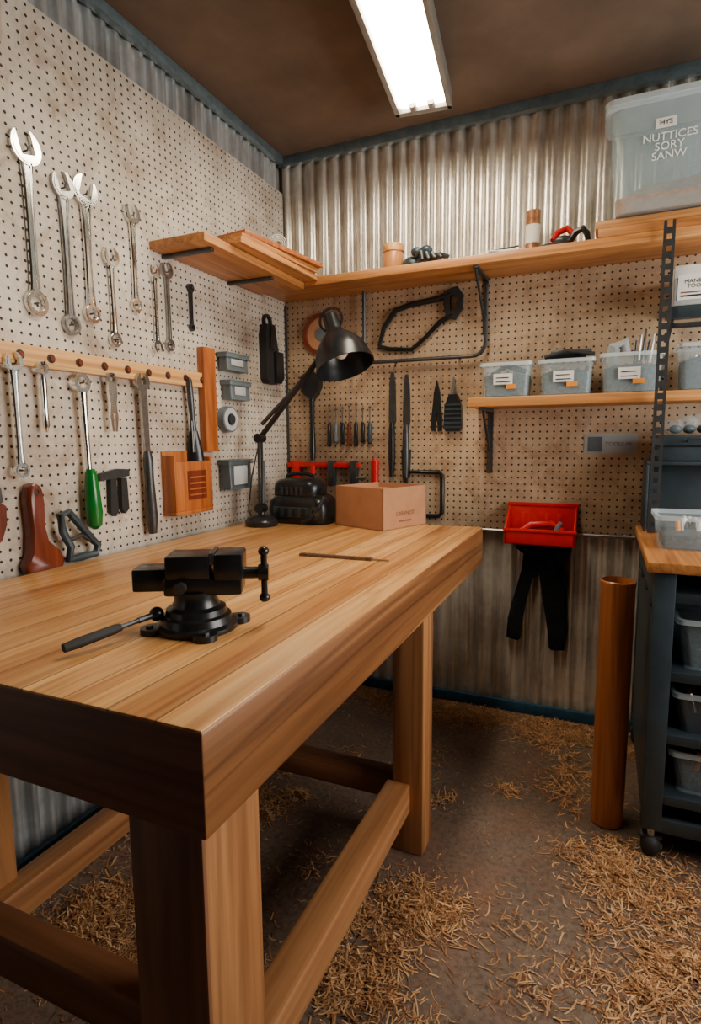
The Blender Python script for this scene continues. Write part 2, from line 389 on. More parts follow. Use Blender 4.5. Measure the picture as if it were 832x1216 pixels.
# ---------------------------------------------------------------- wrenches on left wall
def wrench(name,y,zt,zb,R=.03,r=.02,sw=.010,mm='chrome',ang=105,both=False,th_=.011,F_=None,lean=0):
    L=zt-zb; X=(F_ or LW(y,zt))@RZ(lean); b=B(name,X)
    b.openjaw((0,0),R,R*.95,rad(ang),.002,th_+.002,mm)
    b.openjaw((0,0),R*.86,R*.99,rad(ang),th_+.002,th_+.0035,mm)
    if both: b.openjaw((0,-L),r,r*.95,rad(ang+180),.002,th_+.002,mm)
    else:
        b.ring((0,-L),r,r*.6,.002,th_+.002,mm,36,None,True); b.ring((0,-L),r*.88,r*.66,th_+.002,th_+.0035,mm,36)
    h=sw; a0,a1=-R*.75,-L+r*.8
    sec=[(-1,.15),(-1,.7),(-.72,1),(-.5,1),(-.4,.7),(.4,.7),(.5,1),(.72,1),(1,.7),(1,.15)]
    rings=[]
    for tt in (0,.08,.2,.5,.8,.92,1):
        v_=a0+(a1-a0)*tt; wd=h*(1.3 if tt in(0,) else 1.12 if tt in(.08,) else .98 if tt==.2 else .86 if tt==.5 else .9 if tt==.8 else 1.0 if tt==.92 else 1.15)
        rings.append([(p*wd,v_,.002+th_*q) for p,q in sec])
    b.loft(rings,mm)
    b.tube([(0,-L if not both else -R,0),(0,-L if not both else -R,.016)],.003,'dsteel'); b.tube([(0,-R*.2,0),(0,-R*.2,.016),(0,-R*.2+.01,.02)],.0025,'dsteel')
    return b.done()
wrench('combination_wrench',-1.433,2.055,1.642,.046,.036,.015)
wrench('combination_wrench',-1.318,2.000,1.603,.038,.031,.014,'steel',ang=110)
b=wrench('adjustable_wrench',-1.238,2.012,1.650,.046,.030,.016,'chrome',ang=75)
wrench('open_end_wrench',-1.148,1.845,1.585,.032,.024,.011)
wrench('combination_wrench',-1.045,2.012,1.716,.034,.023,.0115)
wrench('open_end_wrench',-.950,1.85,1.59,.026,.022,.0095,both=True)
wrench('combination_wrench',-.884,1.87,1.605,.030,.022,.0095,'steel')
wrench('combination_wrench',-.753,1.838,1.690,.017,.014,.007,'dsteel')
b=B('wooden_tool_rail'); b.box((PEG,-1.95,1.462),(.034,-.665,1.520),'pine',.003)
y=-1.9
while y<-.68:
    b.cyl((.034,y,1.491),(.036,y,1.491),.013,'ink'); b.cyl((.035,y,1.491),(.041,y,1.491),.009,'redwood',r2=.007); y+=.098
b.done()
OFF=.034
def hook(b,l=.016): b.tube([(0,0,-.0),(0,0,l),(0,.008,l+.003)],.0028,'dsteel')
wrench('combination_wrench',-1.535,1.468,1.175,.026,.021,.011,F_=LW(-1.535,1.468,OFF))
b=B('round_punch_tool',LW(-1.447,1.47,OFF)); b.ring((0,-.01),.018,.009,.002,.012,'chrome'); b.tube([(0,-.028,.007),(0,-.05,.007),(0,-.12,.007),(0,-.17,.007),(0,-.19,.007)],[.007,.010,.008,.010,.003],'chrome',12); hook(b); b.done()
b=B('green_handled_screwdriver',LW(-1.315,1.43,OFF)@RZ(1.5))
b.ring((0,0),.03,.017,.002,.013,'chrome',32,None,True); b.tube([(0,-.028,.008),(0,-.06,.008),(0,-.15,.008),(0,-.27,.008)],[.014,.012,.009,.009],'chrome',14)
b.tube([(0,-.262,.014),(0,-.275,.014),(0,-.29,.014),(0,-.34,.014),(0,-.40,.014),(0,-.44,.014),(0,-.452,.014)],[.012,.017,.019,.023,.026,.022,.008],'green',16)
hook(b); b.done()
b=B('needle_nose_pliers',LW(-1.197,1.462,OFF)); b.ring((0,-.008),.019,.01,.002,.012,'steel'); 
b.prism([(-.016,-.02),(-.018,-.05),(-.012,-.09),(-.017,-.13),(-.010,-.178),(-.002,-.178),(-.004,-.12),(.004,-.12),(.002,-.178),(.010,-.178),(.017,-.13),(.012,-.09),(.018,-.05),(.016,-.02)],.003,.013,'chrome'); hook(b); b.done()
b=B('wood_rasp',LW(-1.060,1.465,OFF)@RZ(1.5)); b.openjaw((0,-.01),.03,.02,rad(90),.002,.014,'steel'); b.prism([(-.013,-.03),(-.015,-.07),(-.012,-.25),(.012,-.25),(.015,-.07),(.013,-.03)],.002,.012,'steel')
b.tube([(0,-.245,.009),(0,-.28,.009),(0,-.34,.009),(0,-.48,.009),(0,-.54,.009)],[.012,.018,.016,.021,.014],'dsteel',14); hook(b); b.done()
b=B('wooden_cleat_block'); b.box((PEG,-.722,1.208),(.045,-.645,1.622),'orange',.003); b.done()
b=B('wooden_tool_holder')
b.box((PEG,-.955,.975),(.075,-.735,.99),'orange',.002); b.box((PEG,-.955,.99),(.02,-.735,1.215),'orange',.002)
b.box((.02,-.955,.99),(.075,-.943,1.20),'orange',.002); b.box((.02,-.747,.99),(.075,-.735,1.19),'orange',.002); b.box((.063,-.943,.99),(.075,-.747,1.175),'orange',.002)
b.box((.075,-.885,1.03),(.0765,-.775,1.14),'redwood')
for k in range(4): b.box((.0765,-.875,1.045+k*.022),(.078,-.785,1.051+k*.022),'orange')
b.done()
b=B('dust_brush',LW(-.80,1.31,.042)@RZ(4)); b.tube([(0,-.15,0),(0,-.10,0),(0,-.02,0)],[.035,.03,.016],'black',14,flat=.45); b.tube([(0,-.02,0),(0,.03,0),(0,.1,0),(0,.17,0),(0,.185,0)],[.012,.010,.013,.011,.006],'dsteel',12)
for k in range(5): b.cyl((-.02+.01*k,-.1,.008),(-.012+.006*k,.02,.006),.0018,'lgrey',seg=6)
b.done()
def wallbin(name,y0,y1,z0,z1,d=.07,m='greyp',lid=True):
    b=B(name); b.tote(PEG,d,y0,y1,z0,z1,m,m,.9,r=.008)
    if lid: b.box((PEG,y0,z1),(d,y1,z1+.007),m,.003)
    b.box((PEG+.005,y0+.02,z0+.005),(d-.012,y1-.02,z1-.02),'hardware',.005)
    b.box((d-.004,y0+.03,z0+.02),(d-.001,y1-.05,z1-.02),'lgrey',.0005); return b.done()
wallbin('small_wall_bin',-.60,-.43,1.545,1.612)
wallbin('small_wall_bin',-.58,-.42,1.425,1.500)
wallbin('smoky_wall_bin',-.62,-.44,1.045,1.165,.08,'smoke')
b=B('tape_reel_on_hook',LW(-.555,1.342)); b.ring((0,0),.055,.022,0,.035,'greyp',32); b.ring((0,0),.048,.026,.035,.037,'lgrey',32); b.cyl((0,0,0),(0,0,.045),.02,'dsteel'); b.done()
b=B('leather_tool_holster',LW(-.20,1.84)); b.ring((0,-.03),.035,.022,.0,.015,'rubber'); b.prism([(-.05,-.05),(-.065,-.10),(-.06,-.30),(-.04,-.32),(.04,-.32),(.065,-.29),(.07,-.2),(.05,-.18),(.02,-.05)],0,.04,'rubber'); b.prism([(.0,-.17),(.068,-.17),(.072,-.29),(.045,-.318),(.0,-.318)],.04,.055,'black'); b.prism([(-.03,-.05),(-.04,-.16),(-.005,-.16),(.0,-.05)],.04,.05,'black'); b.done()
b=B('small_bar_clamp',LW(-1.18,1.08)); b.prism([(-.07,.07),(-.07,.045),(-.02,.05),(.0,.05),(.055,.055),(.055,.078),(0,.082)],.0,.014,'dsteel')
b.prism([(-.035,.05),(-.04,-.06),(-.02,-.075),(-.008,-.06),(-.01,.05)],.0,.02,'rubber'); b.prism([(.012,.05),(.008,-.05),(.022,-.07),(.04,-.055),(.036,.05)],.0,.02,'rubber'); b.done()
b=B('wooden_plane_handle',frame((.035,-1.50,.888),(0,1,0),(0,0,1),(1,0,0)))
poly=[(-.045,0),(-.05,.02),(-.032,.05),(-.025,.12),(-.03,.2),(-.024,.24),(-.005,.25),(.012,.24),(.018,.2),(.014,.13),(.025,.08),(.065,.045),(.075,.02),(.07,0)]
sh=lambda s_:[(a*s_,(c if c<.001 else (c-.1)*(.5+.5*s_)+.1)) for a,c in poly]
b.loft([[(a,c,w) for a,c in sh(s_)] for s_,w in ((.85,-.02),(1,-.012),(1,.014),(.85,.022))],'redwood'); b.ring((-.006,.225),.009,.005,.022,.024,'ink'); b.done(50)
b=B('belt_hook_carabiner',frame((.05,-1.37,.888),(0,1,0),(0,0,1),(1,0,0)))
b.tube([(-.06,.15,0),(-.03,.155,0),(.0,.12,0),(.05,.06,0),(.07,.04,0),(.06,.014,0),(0,.0135,0),(-.04,.0135,0),(-.03,.05,0),(-.055,.1,0)],.012,'gunmetal',10,closed=True); b.tube([(-.03,.07,0),(.01,.08,0),(.04,.06,0)],.007,'dsteel'); b.done()
b=B('combination_pliers',LW(-1.60,1.03)); b.prism([(-.02,.06),(-.015,-.04),(.0,-.045),(.018,.0),(.02,.05),(.0,.065)],.0,.018,'redwood'); b.prism([(-.01,.06),(.015,.06),(.012,.1),(-.005,.1)],.002,.014,'dsteel'); b.done()
# ---------------------------------------------------------------- left shelf boards
b=B('stacked_boards')
for k,(dx,dy,rz,hw,hl,tk) in enumerate([(.168,-.53,-2,.12,.28,.022),(.175,-.52,-5,.115,.26,.02),(.18,-.50,-8,.12,.25,.018)]):
    z0=1.952+[.0,.023,.044][k]; b.box((-hw,-hl,0),(hw,hl,tk),'shelf_y' if k<2 else 'orange',.002,TR(dx+.02,dy,z0)@RZ(rz))
b.done()
b=B('rolled_paper')
for q in range(4): b.ring((0,0),.036-.007*q,.033-.007*q,-.14,.14,'paper',28,TR(.17,-.36,2.052)@RZ(35)@Matrix.Rotation(rad(90),4,'X'))
b.done()
# ---------------------------------------------------------------- items on back shelf
b=B('storage_jar',TR(.625,-.12,1.97)); b.lathe([(.04,0),(.045,.01),(.045,.085),(.038,.1)],'jar'); b.lathe([(.046,.095),(.047,.10),(.047,.122),(.044,.127)],'pine'); b.done()
b=B('crumpled_work_gloves',TR(.76,-.12,1.97))
for (x,y,z,s_) in ((-.05,0,.035,1),(.0,.01,.045,1.1),(.04,-.01,.035,.9),(.07,.0,.02,.7),(-.02,-.03,.075,.6),(.02,-.02,.08,.6)): b.ball((x,y,z),.036*s_,'gunmetal',(1.2,.9,.9))
for k in range(5): b.tube([(.0+.02*k,-.03,.05),(.01+.024*k,-.055,.06-.006*k),(.015+.028*k,-.06,.03)],[.012,.011,.008],'dsteel',10)
b.done()
b=B('tin_can',TR(1.212,-.12,1.97)); b.lathe([(.028,0),(.029,.003),(.028,.006),(.028,.166),(.029,.17),(.029,.174),(.026,.174),(.026,.168)],'tin'); b.ring((0,0),.0287,.027,.05,.12,'paper'); b.done()
b=B('paper_notes'); b.box((1.02,-.245,1.971),(1.16,-.17,1.976),'white',0); b.box((-.07,-.04,0),(.07,.04,.004),'white',0,TR(1.12,-.2,1.977)@RZ(15)@Matrix.Rotation(rad(4),4,'X')); b.tube([(1.06,-.22,1.985),(1.17,-.2,1.997)],.003,'dsteel',8); b.done()
b=B('tin_snips',TR(1.35,-.16,1.972))
b.tube([(-.13,-.02,.012),(-.05,-.01,.02),(0,0,.02)],[.004,.012,.014],'dsteel',10); b.tube([(0,0,.02),(.015,.02,.06),(-.01,.025,.085),(-.045,.02,.07),(-.06,.0,.04)],[.012,.013,.013,.012,.009],'red',10); b.tube([(0,0,.02),(.025,-.01,.055),(.05,-.015,.065),(.065,-.01,.045),(.07,-.01,.02)],[.012,.013,.013,.012,.01],'black',10); b.ball((-.02,0,.035),.025,'dsteel',(1.4,.8,.7)); b.done()
b=B('wood_offcuts'); b.box((1.455,-.245,1.971),(1.98,-.03,2.003),'shelf',.003); b.box((1.445,-.24,2.004),(1.99,-.03,2.032),'shelf',.003); b.done()
b=B('clear_storage_tote')
ZTt=2.395
b.tote(1.467,2.0,-.285,-.045,2.034,ZTt,'toteclear','clearrim',.86,.004,.014,.04)
b.loft([b.rr(1.7335,-.165,.272,.126,.04,ZTt-.004),b.rr(1.7335,-.165,.272,.126,.04,ZTt+.014),b.rr(1.7335,-.165,.24,.10,.03,ZTt+.018),b.rr(1.7335,-.165,.24,.10,.03,ZTt+.01)],'clearrim')
b.loft([b.rr(1.7335,-.165,.222,.098,.03,2.04),b.rr(1.7335,-.165,.226,.1,.03,2.09),b.rr(1.76,-.16,.17,.06,.03,2.135),b.rr(1.80,-.16,.08,.04,.03,2.15)],'sand')
def TF(x,z,o=0): return frame((x,-.2720-o,z),(1,0,0),(0,0,1),(0,-1,0))
b.box((-.032,-.016,0),(.032,.016,.0015),'white',0,TF(1.655,2.31))
b.text('HYS',.022,'ink',TF(1.655,2.31,.002))
b.text('NUTTICES\nSORY\nSANW',.036,'inkw',TF(1.668,2.235))
b.done()
# ---------------------------------------------------------------- lower shelf totes
def ptote(x0,x1,h,stuff=0,y0=-.225,y1=-.06,z0=1.419):
    b=B('clear_parts_bin'); b.tote(x0,x1,y0,y1,z0,z0+h,'clear','clearrim',.86,r=.018)
    cx,cy=(x0+x1)/2,(y0+y1)/2; hx,hy=(x1-x0)/2*.80,(y1-y0)/2*.78
    b.loft([b.rr(cx,cy,hx,hy,.015,z0+.004),b.rr(cx,cy,hx*1.05,hy*1.05,.015,z0+h*.62),b.rr(cx,cy,hx*.6,hy*.6,.015,z0+h*.72)],'hardware')
    for k in range(9):
        a=random.uniform(x0+.035,x1-.035); q=random.uniform(y0+.035,y1-.04); b.tube([(a,q,z0+h*.55),(a+random.uniform(-.03,.03),q+random.uniform(-.01,.01),z0+h*random.uniform(.68,.85))],random.uniform(.004,.009),random.choice(['orangelab','steel','lgrey','dsteel','gunmetal','redwood']),8)
    X=frame((cx,y0+.004,z0+.06),(1,0,0),(0,-.07,1),(0,-1,-.07))
    if stuff!=3:
        b.box((-.045,-.012,0),(.03,.03,.002),'white',0,X); b.box((-.035,-.004,.002),(.02,.0,.003),'ink',0,X); b.box((-.035,.012,.002),(.015,.016,.003),'ink',0,X); b.box((.005,-.03,.0),(.045,-.012,.002),'orangelab',0,X)
    if stuff==1:
        b.box((cx-.08,cy-.05,z0+h),(cx+.07,cy+.05,z0+h+.02),'black',.006); b.box((cx-.06,cy-.04,z0+h+.02),(cx+.09,cy+.04,z0+h+.038),'gunmetal',.006); b.tube([(cx-.08,cy-.06,z0+h+.01),(cx,cy-.065,z0+h+.03),(cx+.1,cy-.05,z0+h+.015)],.008,'rubber')
    if stuff==2:
        b.tube([(cx-.07,cy,z0+h*.8),(cx-.06,cy-.02,z0+h+.03),(cx-.03,cy-.02,z0+h+.045),(cx-.02,cy,z0+h)],[.02,.024,.022,.018],'lgrey',12)
        for k in range(5): b.tube([(cx+.01+.012*k,cy,z0+h*.6),(cx+.015+.015*k,cy-.01+.005*k,z0+h+.05+.02*(k%3))],[.006,.004],['black','steel','dsteel'][k%3],8)
    if stuff==0: b.tube([(cx-.06,cy,z0+h*.7),(cx,cy-.02,z0+h-.01),(cx+.07,cy,z0+h*.75)],.012,'gunmetal')
    return b.done()
ptote(1.03,1.235,.135,0); ptote(1.255,1.465,.135,1); ptote(1.478,1.70,.145,2); ptote(1.735,1.95,.165,3)
b=B('cardboard_label_box'); b.box((1.71,-.25,1.707),(1.95,-.06,1.835),'lgrey',.003); b.box((1.708,-.252,1.80),(1.952,-.058,1.842),'white',.003)
X=BW(1.775,1.765,.2505); b.box((-.055,-.04,0),(.06,.045,.002),'white',0,X); b.text('MANIETS\nTOOLS',.019,'ink',BW(1.778,1.778,.2528)); b.box((-.045,-.03,.002),(.05,-.024,.003),'ink',0,X); b.box((-.045,-.018,.002),(.03,-.013,.003),'brownink',0,X); b.done()
# ---------------------------------------------------------------- back wall tools
b=B('round_wooden_frame_disc',BW(.22,1.765)); b.ring((0,0),.10,.080,0,.02,'redwood',40); b.ring((0,0),.083,.03,0,.01,'card',40); b.cyl((0,0,0),(0,0,.014),.032,'greyp'); b.done()
b=B('coping_saw',BW(.71,1.80,PEG))
b.tube([(-.19,-.115,.014),(-.165,-.03,.014),(-.11,.04,.014),(-.03,.06,.014),(.08,.07,.014),(.15,.085,.014)],[.009,.011,.013,.013,.014,.014],'black',10)
b.tube([(-.19,-.115,.014),(-.14,-.13,.014),(-.03,-.14,.014),(.03,-.095,.014),(.1,-.03,.014),(.16,.0,.014)],[.009,.010,.010,.010,.012,.014],'black',10)
b.band([(.12,.10),(.18,.115),(.205,.08),(.20,.02),(.17,-.025),(.13,-.01),(.12,.04)],[(.145,.075),(.165,.08),(.18,.065),(.175,.035),(.165,.005),(.15,.015),(.145,.05)],.0,.026,'rubber'); b.done()
b=B('rubber_mallet',BW(.165,1.54)); b.prism([(-.055,.02),(-.05,-.05),(-.025,-.07),(.0,-.09),(.03,-.065),(.05,-.03),(.055,.02),(.02,.045),(-.03,.04)],0,.04,'black'); b.tube([(0,-.07,.02),(0,-.2,.02),(0,-.33,.02),(0,-.39,.02)],[.014,.011,.016,.012],'black',12); b.done()
b=B('screwdriver_set',BW(.36,1.33))
for k in range(7):
    x=-.105+.036*k; L=.02*((k*3)%4)/3; hc=['black','greyp','black','redwood','black','black','gunmetal'][k]
    b.cyl((x,.0,.012),(x,.105-L,.012),.0035,'steel',seg=8); b.cyl((x,.09-L,0),(x,.09-L,.02),.003,'dsteel',seg=8)
    b.tube([(x,.005,.012),(x,-.01,.012),(x,-.07,.012),(x,-.105+L,.012),(x,-.112+L,.012)],[.006,.010,.009,.012,.007],hc,10)
b.done()
b=B('red_handled_chisel',BW(.50,1.09)); b.tube([(0,.07,.018),(0,.06,.018),(0,.0,.018),(0,-.05,.018)],[.01,.02,.018,.014],'red',12); b.prism([(-.01,-.05),(-.01,-.13),(.01,-.13),(.01,-.05)],.01,.018,'steel'); b.done()
for x,zt,zb in ((.585,1.565,1.075),(.655,1.55,1.07)):
    b=B('long_file',BW(x,zt)); L=zt-zb
    b.prism([(-.006,0),(-.014,-.05),(-.018,-L*.45),(-.01,-L*.5),(.01,-L*.5),(.018,-L*.45),(.014,-.05),(.006,0)],.002,.012,'dsteel'); b.tube([(0,-L*.48,.018),(0,-L*.55,.018),(0,-L*.8,.018),(0,-L,.018)],[.011,.015,.017,.011],'black' if x<.6 else 'dsteel',12)
    if x>.6: b.prism([(-.016,-L),(-.022,-L*.72),(-.012,-L*.72),(.0,-L*.8),(.012,-L*.72),(.022,-L*.72),(.016,-L)],.0,.02,'black')
    b.done()
b=B('nipper_pliers',BW(.80,1.40)); b.prism([(0,.12),(-.014,.06),(-.016,.03),(-.026,-.06),(-.024,-.11),(-.006,-.115),(0,-.02),(.006,-.115),(.024,-.11),(.026,-.06),(.016,.03),(.014,.06)],.001,.014,'black'); b.done()
b=B('scrub_brush',BW(.878,1.40)); b.tube([(0,.13,.014),(0,.08,.014),(0,.04,.014)],[.005,.009,.014],'steel',10); b.prism([(-.018,.05),(-.038,.0),(-.042,-.10),(-.03,-.115),(.03,-.115),(.042,-.10),(.038,0),(.018,.05)],.0,.03,'black')
for k in range(6): b.box((-.038,-.10+k*.02,.03),(.038,-.092+k*.02,.034),'gunmetal')
b.done()
b=B('red_bar_clamp',BW(.27,1.095)); b.box((-.25,.02,.006),(.15,.045,.026),'red',.003)
for x in (-.2,.0,.12): b.box((x-.018,-.07,.002),(x+.018,.055,.034),'red' if x<0 else 'dsteel',.005)
b.tube([(-.1,.03,.034),(-.1,-.03,.04),(-.06,-.08,.04)],[.014,.015,.011],'red'); b.tube([(.12,-.03,.02),(.18,-.03,.02)],.008,'steel'); b.done()
b=B('black_square_frame',BW(.745,1.0)); b.tube([(-.09,.10,.012),(.07,.10,.012),(.085,.085,.012),(.085,-.09,.012),(.07,-.105,.012),(-.09,-.105,.012)],.011,'black',10,closed=True); b.done()
b=B('clear_label_sleeve',BW(1.53,1.225)); b.box((-.10,-.04,0),(.10,.043,.003),'clearrim',.001); b.box((-.085,-.03,.003),(-.03,.03,.004),'greyp'); b.text('TOOLS 04',.022,'greyp',TR(.03,.0,.004)); b.done()
b=B('red_stacking_bin'); x0,x1=1.135,1.415
T_=.006; yb=-PEG-.012; yf=-.155; zb_=.808
b.box((x0,yf,zb_),(x1,yb,zb_+T_),'red',.002); b.box((x0,yb-T_,zb_),(x1,yb,.968),'red',.002)
for xx in (x0,x1-T_):
    b.loft([[(xx,yb,zb_),(xx,yf,zb_),(xx,yf,.875),(xx,yf+.03,.90),(xx,yb,.968)],[(xx+T_,yb,zb_),(xx+T_,yf,zb_),(xx+T_,yf,.875),(xx+T_,yf+.03,.90),(xx+T_,yb,.968)]],'red')
b.box((x0,yf,zb_),(x1,yf+T_,.872),'red',.002); b.box((x0-.006,yf-.006,.862),(x1+.006,yf+T_,.876),'red',.003); b.box((x0-.006,yb-.012,.96),(x1+.006,yb,.975),'red',.003)
for k in range(4): b.box((x0+.05+.05*k,yb-T_-.004,.83),(x0+.07+.05*k,yb-T_,.93),'red',.001)
b.tube([(x0+.05,-.09,.85),(x0+.1,-.08,.885),(x1-.10,-.07,.89),(x1-.05,-.08,.86)],.014,'red'); b.box((x0+.08,-.12,.815),(x0+.19,-.06,.868),'dsteel',.005)
b.tube([(x1-.1,-.1,.83),(x1-.06,-.08,.90)],.009,'greyp')
b.box((x0+.1,yb,.90),(x1-.1,-PEG,.95),'dsteel')
b.done()
b=B('hanging_black_work_gloves')
poly=[(-.10,0),(.12,0),(.125,-.03),(.10,-.10),(.11,-.25),(.12,-.40),(.115,-.48),(.06,-.485),(.05,-.40),(.02,-.25),(.0,-.15),(-.03,-.17),(-.055,-.27),(-.08,-.40),(-.085,-.46),(-.135,-.45),(-.13,-.36),(-.105,-.25),(-.075,-.13),(-.07,-.06),(-.105,-.035)]
rings=[[(a*s_,c*s2-.0,w) for a,c in poly] for s_,s2,w in ((1,1,-.006),(1.0,1,.02),(.94,.985,.032),(.85,.97,.036))]
b.M=BW(1.27,.806,.02-.012); b.loft(rings,'cloth'); 
for k in range(4): b.tube([(-.06+.045*k,-.02,.036),(-.05+.04*k,-.07,.042),(-.055+.05*k,-.13,.036)],[.006,.008,.004],'cloth',8)
b.done(60)
b=B('wooden_post_tube',TR(1.566,-.685,0)); b.lathe([(.045,0),(.050,.004),(.050,.785),(.0515,.795),(.0515,.808),(.048,.811),(.046,.79),(.045,.02)],'tube',seg=40); b.done()
# ---------------------------------------------------------------- cabinet
b=B('rolling_tool_cabinet')
cx0,cx1,cy0,cy1=1.655,2.30,-.82,-.08
b.box((cx0-.02,cy0-.015,.872),(cx1,cy1,.902),'shelf_y',.004)
for x,w_ in ((cx0,.055),(cx1-.04,.04)):
    for y in (cy0,cy1-.04): b.box((x,y,.09),(x+w_,y+.04,.872),'gunmetal',.003)
b.box((cx0+.004,cy0+.04,.10),(cx0+.010,cy1-.04,.872),'gunmetal')
b.box((cx0+.02,cy1-.01,.10),(cx1-.02,cy1-.004,.872),'gunmetal')
for z in (.10,.19,.38,.57,.80): b.box((cx0+.01,cy0+.012,z),(cx1-.01,cy1-.01,z+.012),'gunmetal',.001); b.box((cx0+.04,cy0+.004,z-.015),(cx1-.04,cy0+.012,z+.014),'gunmetal',.002)
b.box((cx0,cy0+.001,.09),(cx1,cy0+.02,.13),'gunmetal',.002)
for k in range(3): b.box((cx0-.004,cy0+.08+.2*k,.75),(cx0+.004,cy0+.2+.2*k,.76),'dsteel',.002)
for x in (cx0+.03,cx1-.03):
    for y in (cy0+.02,cy1-.04):
        b.cyl((x,y,.06),(x,y,.09),.012,'steel'); b.ball((x,y,.034),.034,'rubber',(.85,1,1)); b.box((x-.030,y-.01,.055),(x+.030,y+.02,.067),'dsteel',.003); b.cyl((x-.032,y,.034),(x+.032,y,.034),.008,'steel')
b.box((1.665,-.17,.902),(2.3,-.16,1.15),'gunmetal',.002); b.box((1.655,-.24,1.15),(2.3,-.03,1.162),'gunmetal',.002); b.box((1.655,-.24,.902),(1.663,-.03,1.15),'gunmetal',.001)
b.done()
def cbin(x0,x1,y0,y1,z0,h,m='clear',name='clear_storage_box'):
    b=B(name); b.tote(x0,x1,y0,y1,z0,z0+h,m,'clearrim',.88,r=.02)
    cx,cy=(x0+x1)/2,(y0+y1)/2
    b.loft([b.rr(cx,cy,(x1-x0)*.4,(y1-y0)*.4,.01,z0+.004),b.rr(cx,cy,(x1-x0)*.4,(y1-y0)*.4,.01,z0+h*.4),b.rr(cx,cy,(x1-x0)*.25,(y1-y0)*.2,.01,z0+h*.5)],'hardware')
    for k in range(18):
        a=random.uniform(x0+.05,x1-.05); q=random.uniform(y0+.05,y1-.05); b.tube([(a,q,z0+h*.4),(a+random.uniform(-.03,.03),q+.02,z0+h*.8)],.007,random.choice(['orangelab','steel','white','lgrey','gunmetal']),8)
    return b.done()
cbin(1.665,1.92,-.62,-.40,.903,.105,name='clear_hardware_bin')
cbin(1.72,2.2,-.795,-.45,.583,.15); cbin(1.72,2.2,-.795,-.45,.393,.12,'smoke'); cbin(1.72,2.2,-.795,-.45,.203,.13)
b=B('dark_equipment_case'); b.box((1.69,-.23,1.163),(2.0,-.05,1.26),'gunmetal',.008); b.box((1.69,-.232,1.215),(2.0,-.23,1.222),'black'); b.tube([(1.78,-.235,1.235),(1.78,-.25,1.245),(1.9,-.25,1.245),(1.9,-.235,1.235)],.005,'dsteel'); b.done()
b=B('plastic_bag_of_parts'); 
for k in range(6): b.ball((1.74+.045*k,-.14-.02*(k%2),1.29+.012*(k%3)),.033,'clear',(1.2,1,.9))
for k in range(5): b.ball((1.75+.045*k,-.14,1.28),.018,'hardware',(1.2,1,.9))
b.done()
# ---------------------------------------------------------------- vise
BZ=.888
b=B('bench_vise',TR(.79,-1.745,BZ)@RZ(28)@Matrix.Diagonal((.98,1,.90,1)))
b.lathe([(.080,0),(.082,.004),(.082,.011),(.072,.016),(.068,.03),(.060,.034),(.058,.046),(.047,.052),(.042,.066),(.044,.085)],'black',seg=40)
for k in range(4):
    a=rad(20+90*k); b.cyl((.084*math.cos(a),.084*math.sin(a),0),(.084*math.cos(a),.084*math.sin(a),.013),.024,'black'); b.cyl((.09*math.cos(a),.09*math.sin(a),.013),(.09*math.cos(a),.09*math.sin(a),.018),.008,'dsteel',seg=6)
b.box((-.055,-.036,.078),(.095,.036,.12),'black',.006); b.box((-.05,-.04,.115),(.035,.04,.165),'black',.005); b.box((.042,-.04,.11),(.098,.04,.168),'black',.006)
b.box((-.115,-.030,.088),(-.05,.030,.137),'black',.005); b.box((.034,-.038,.145),(.0385,.038,.170),'dsteel',.001); b.box((.0385,-.038,.145),(.043,.038,.170),'dsteel',.001)
b.cyl((.095,0,.118),(.128,0,.118),.013,'black'); b.cyl((.125,0,.118),(.145,0,.118),.018,'black'); b.tube([(.136,0,.062),(.136,0,.165)],.0065,'black',12); b.ball((.136,0,.062),.011,'black'); b.ball((.136,0,.165),.011,'black')
b.cyl((-.02,-.04,.10),(-.02,-.055,.10),.012,'dsteel')
b.M=Matrix.Identity(4)
p0=Vector((.735,-1.795,.922)); p1=Vector((.695,-1.945,.908)); 
b.tube([p0,p0.lerp(p1,.25)],.006,'dsteel',10); b.tube([p0.lerp(p1,.1),p0.lerp(p1,.5)],.0045,'dsteel',10); b.tube([p0.lerp(p1,.48),p0.lerp(p1,.55),p1.lerp(p0,.02),p1+(p1-p0)*.15],[.007,.009,.0095,.008],'rubber',12)
b.ball(p0,.014,'black')
b.done()
b=B('flat_file',TR(.76,-1.045,BZ)@RZ(2)); n_=14
top=[(-.12+.24*k/(n_*2),.012+(.004 if k%2 else 0)) for k in range(n_*2+1)]
b.prism([(-.12,-.006)]+[(.12,-.006)]+top[::-1],.0,.008,'bag'); b.prism([(.11,.0),(.175,.003),(.11,.009)],.001,.006,'steel'); b.done()
# ---------------------------------------------------------------- cardboard box
b=B('cardboard_box',TR(.715,-.50,BZ)@RZ(68)); W,D,Hh=.275,.275,.17; t2=.004
b.box((0,0,0),(W,D,t2),'card'); b.box((0,0,0),(W,t2,Hh),'card'); b.box((0,D-t2,0),(W,D,Hh),'card'); b.box((0,0,0),(t2,D,Hh),'card'); b.box((W-t2,0,0),(W,D,Hh),'card')
b.box((t2,t2,Hh-.030),(W-t2,D*.5-.002,Hh-.026),'card',0); b.box((t2,D*.5+.002,Hh-.026),(W-t2,D-t2,Hh-.022),'card',0)
b.text('GARVNEST',.024,'brownink',frame((W*.5,-.0005,Hh*.36),(1,0,0),(0,0,1),(0,-1,0)))
b.box((W*.36,-.001,Hh*.16),(W*.64,0,Hh*.20),'brownink'); b.done()
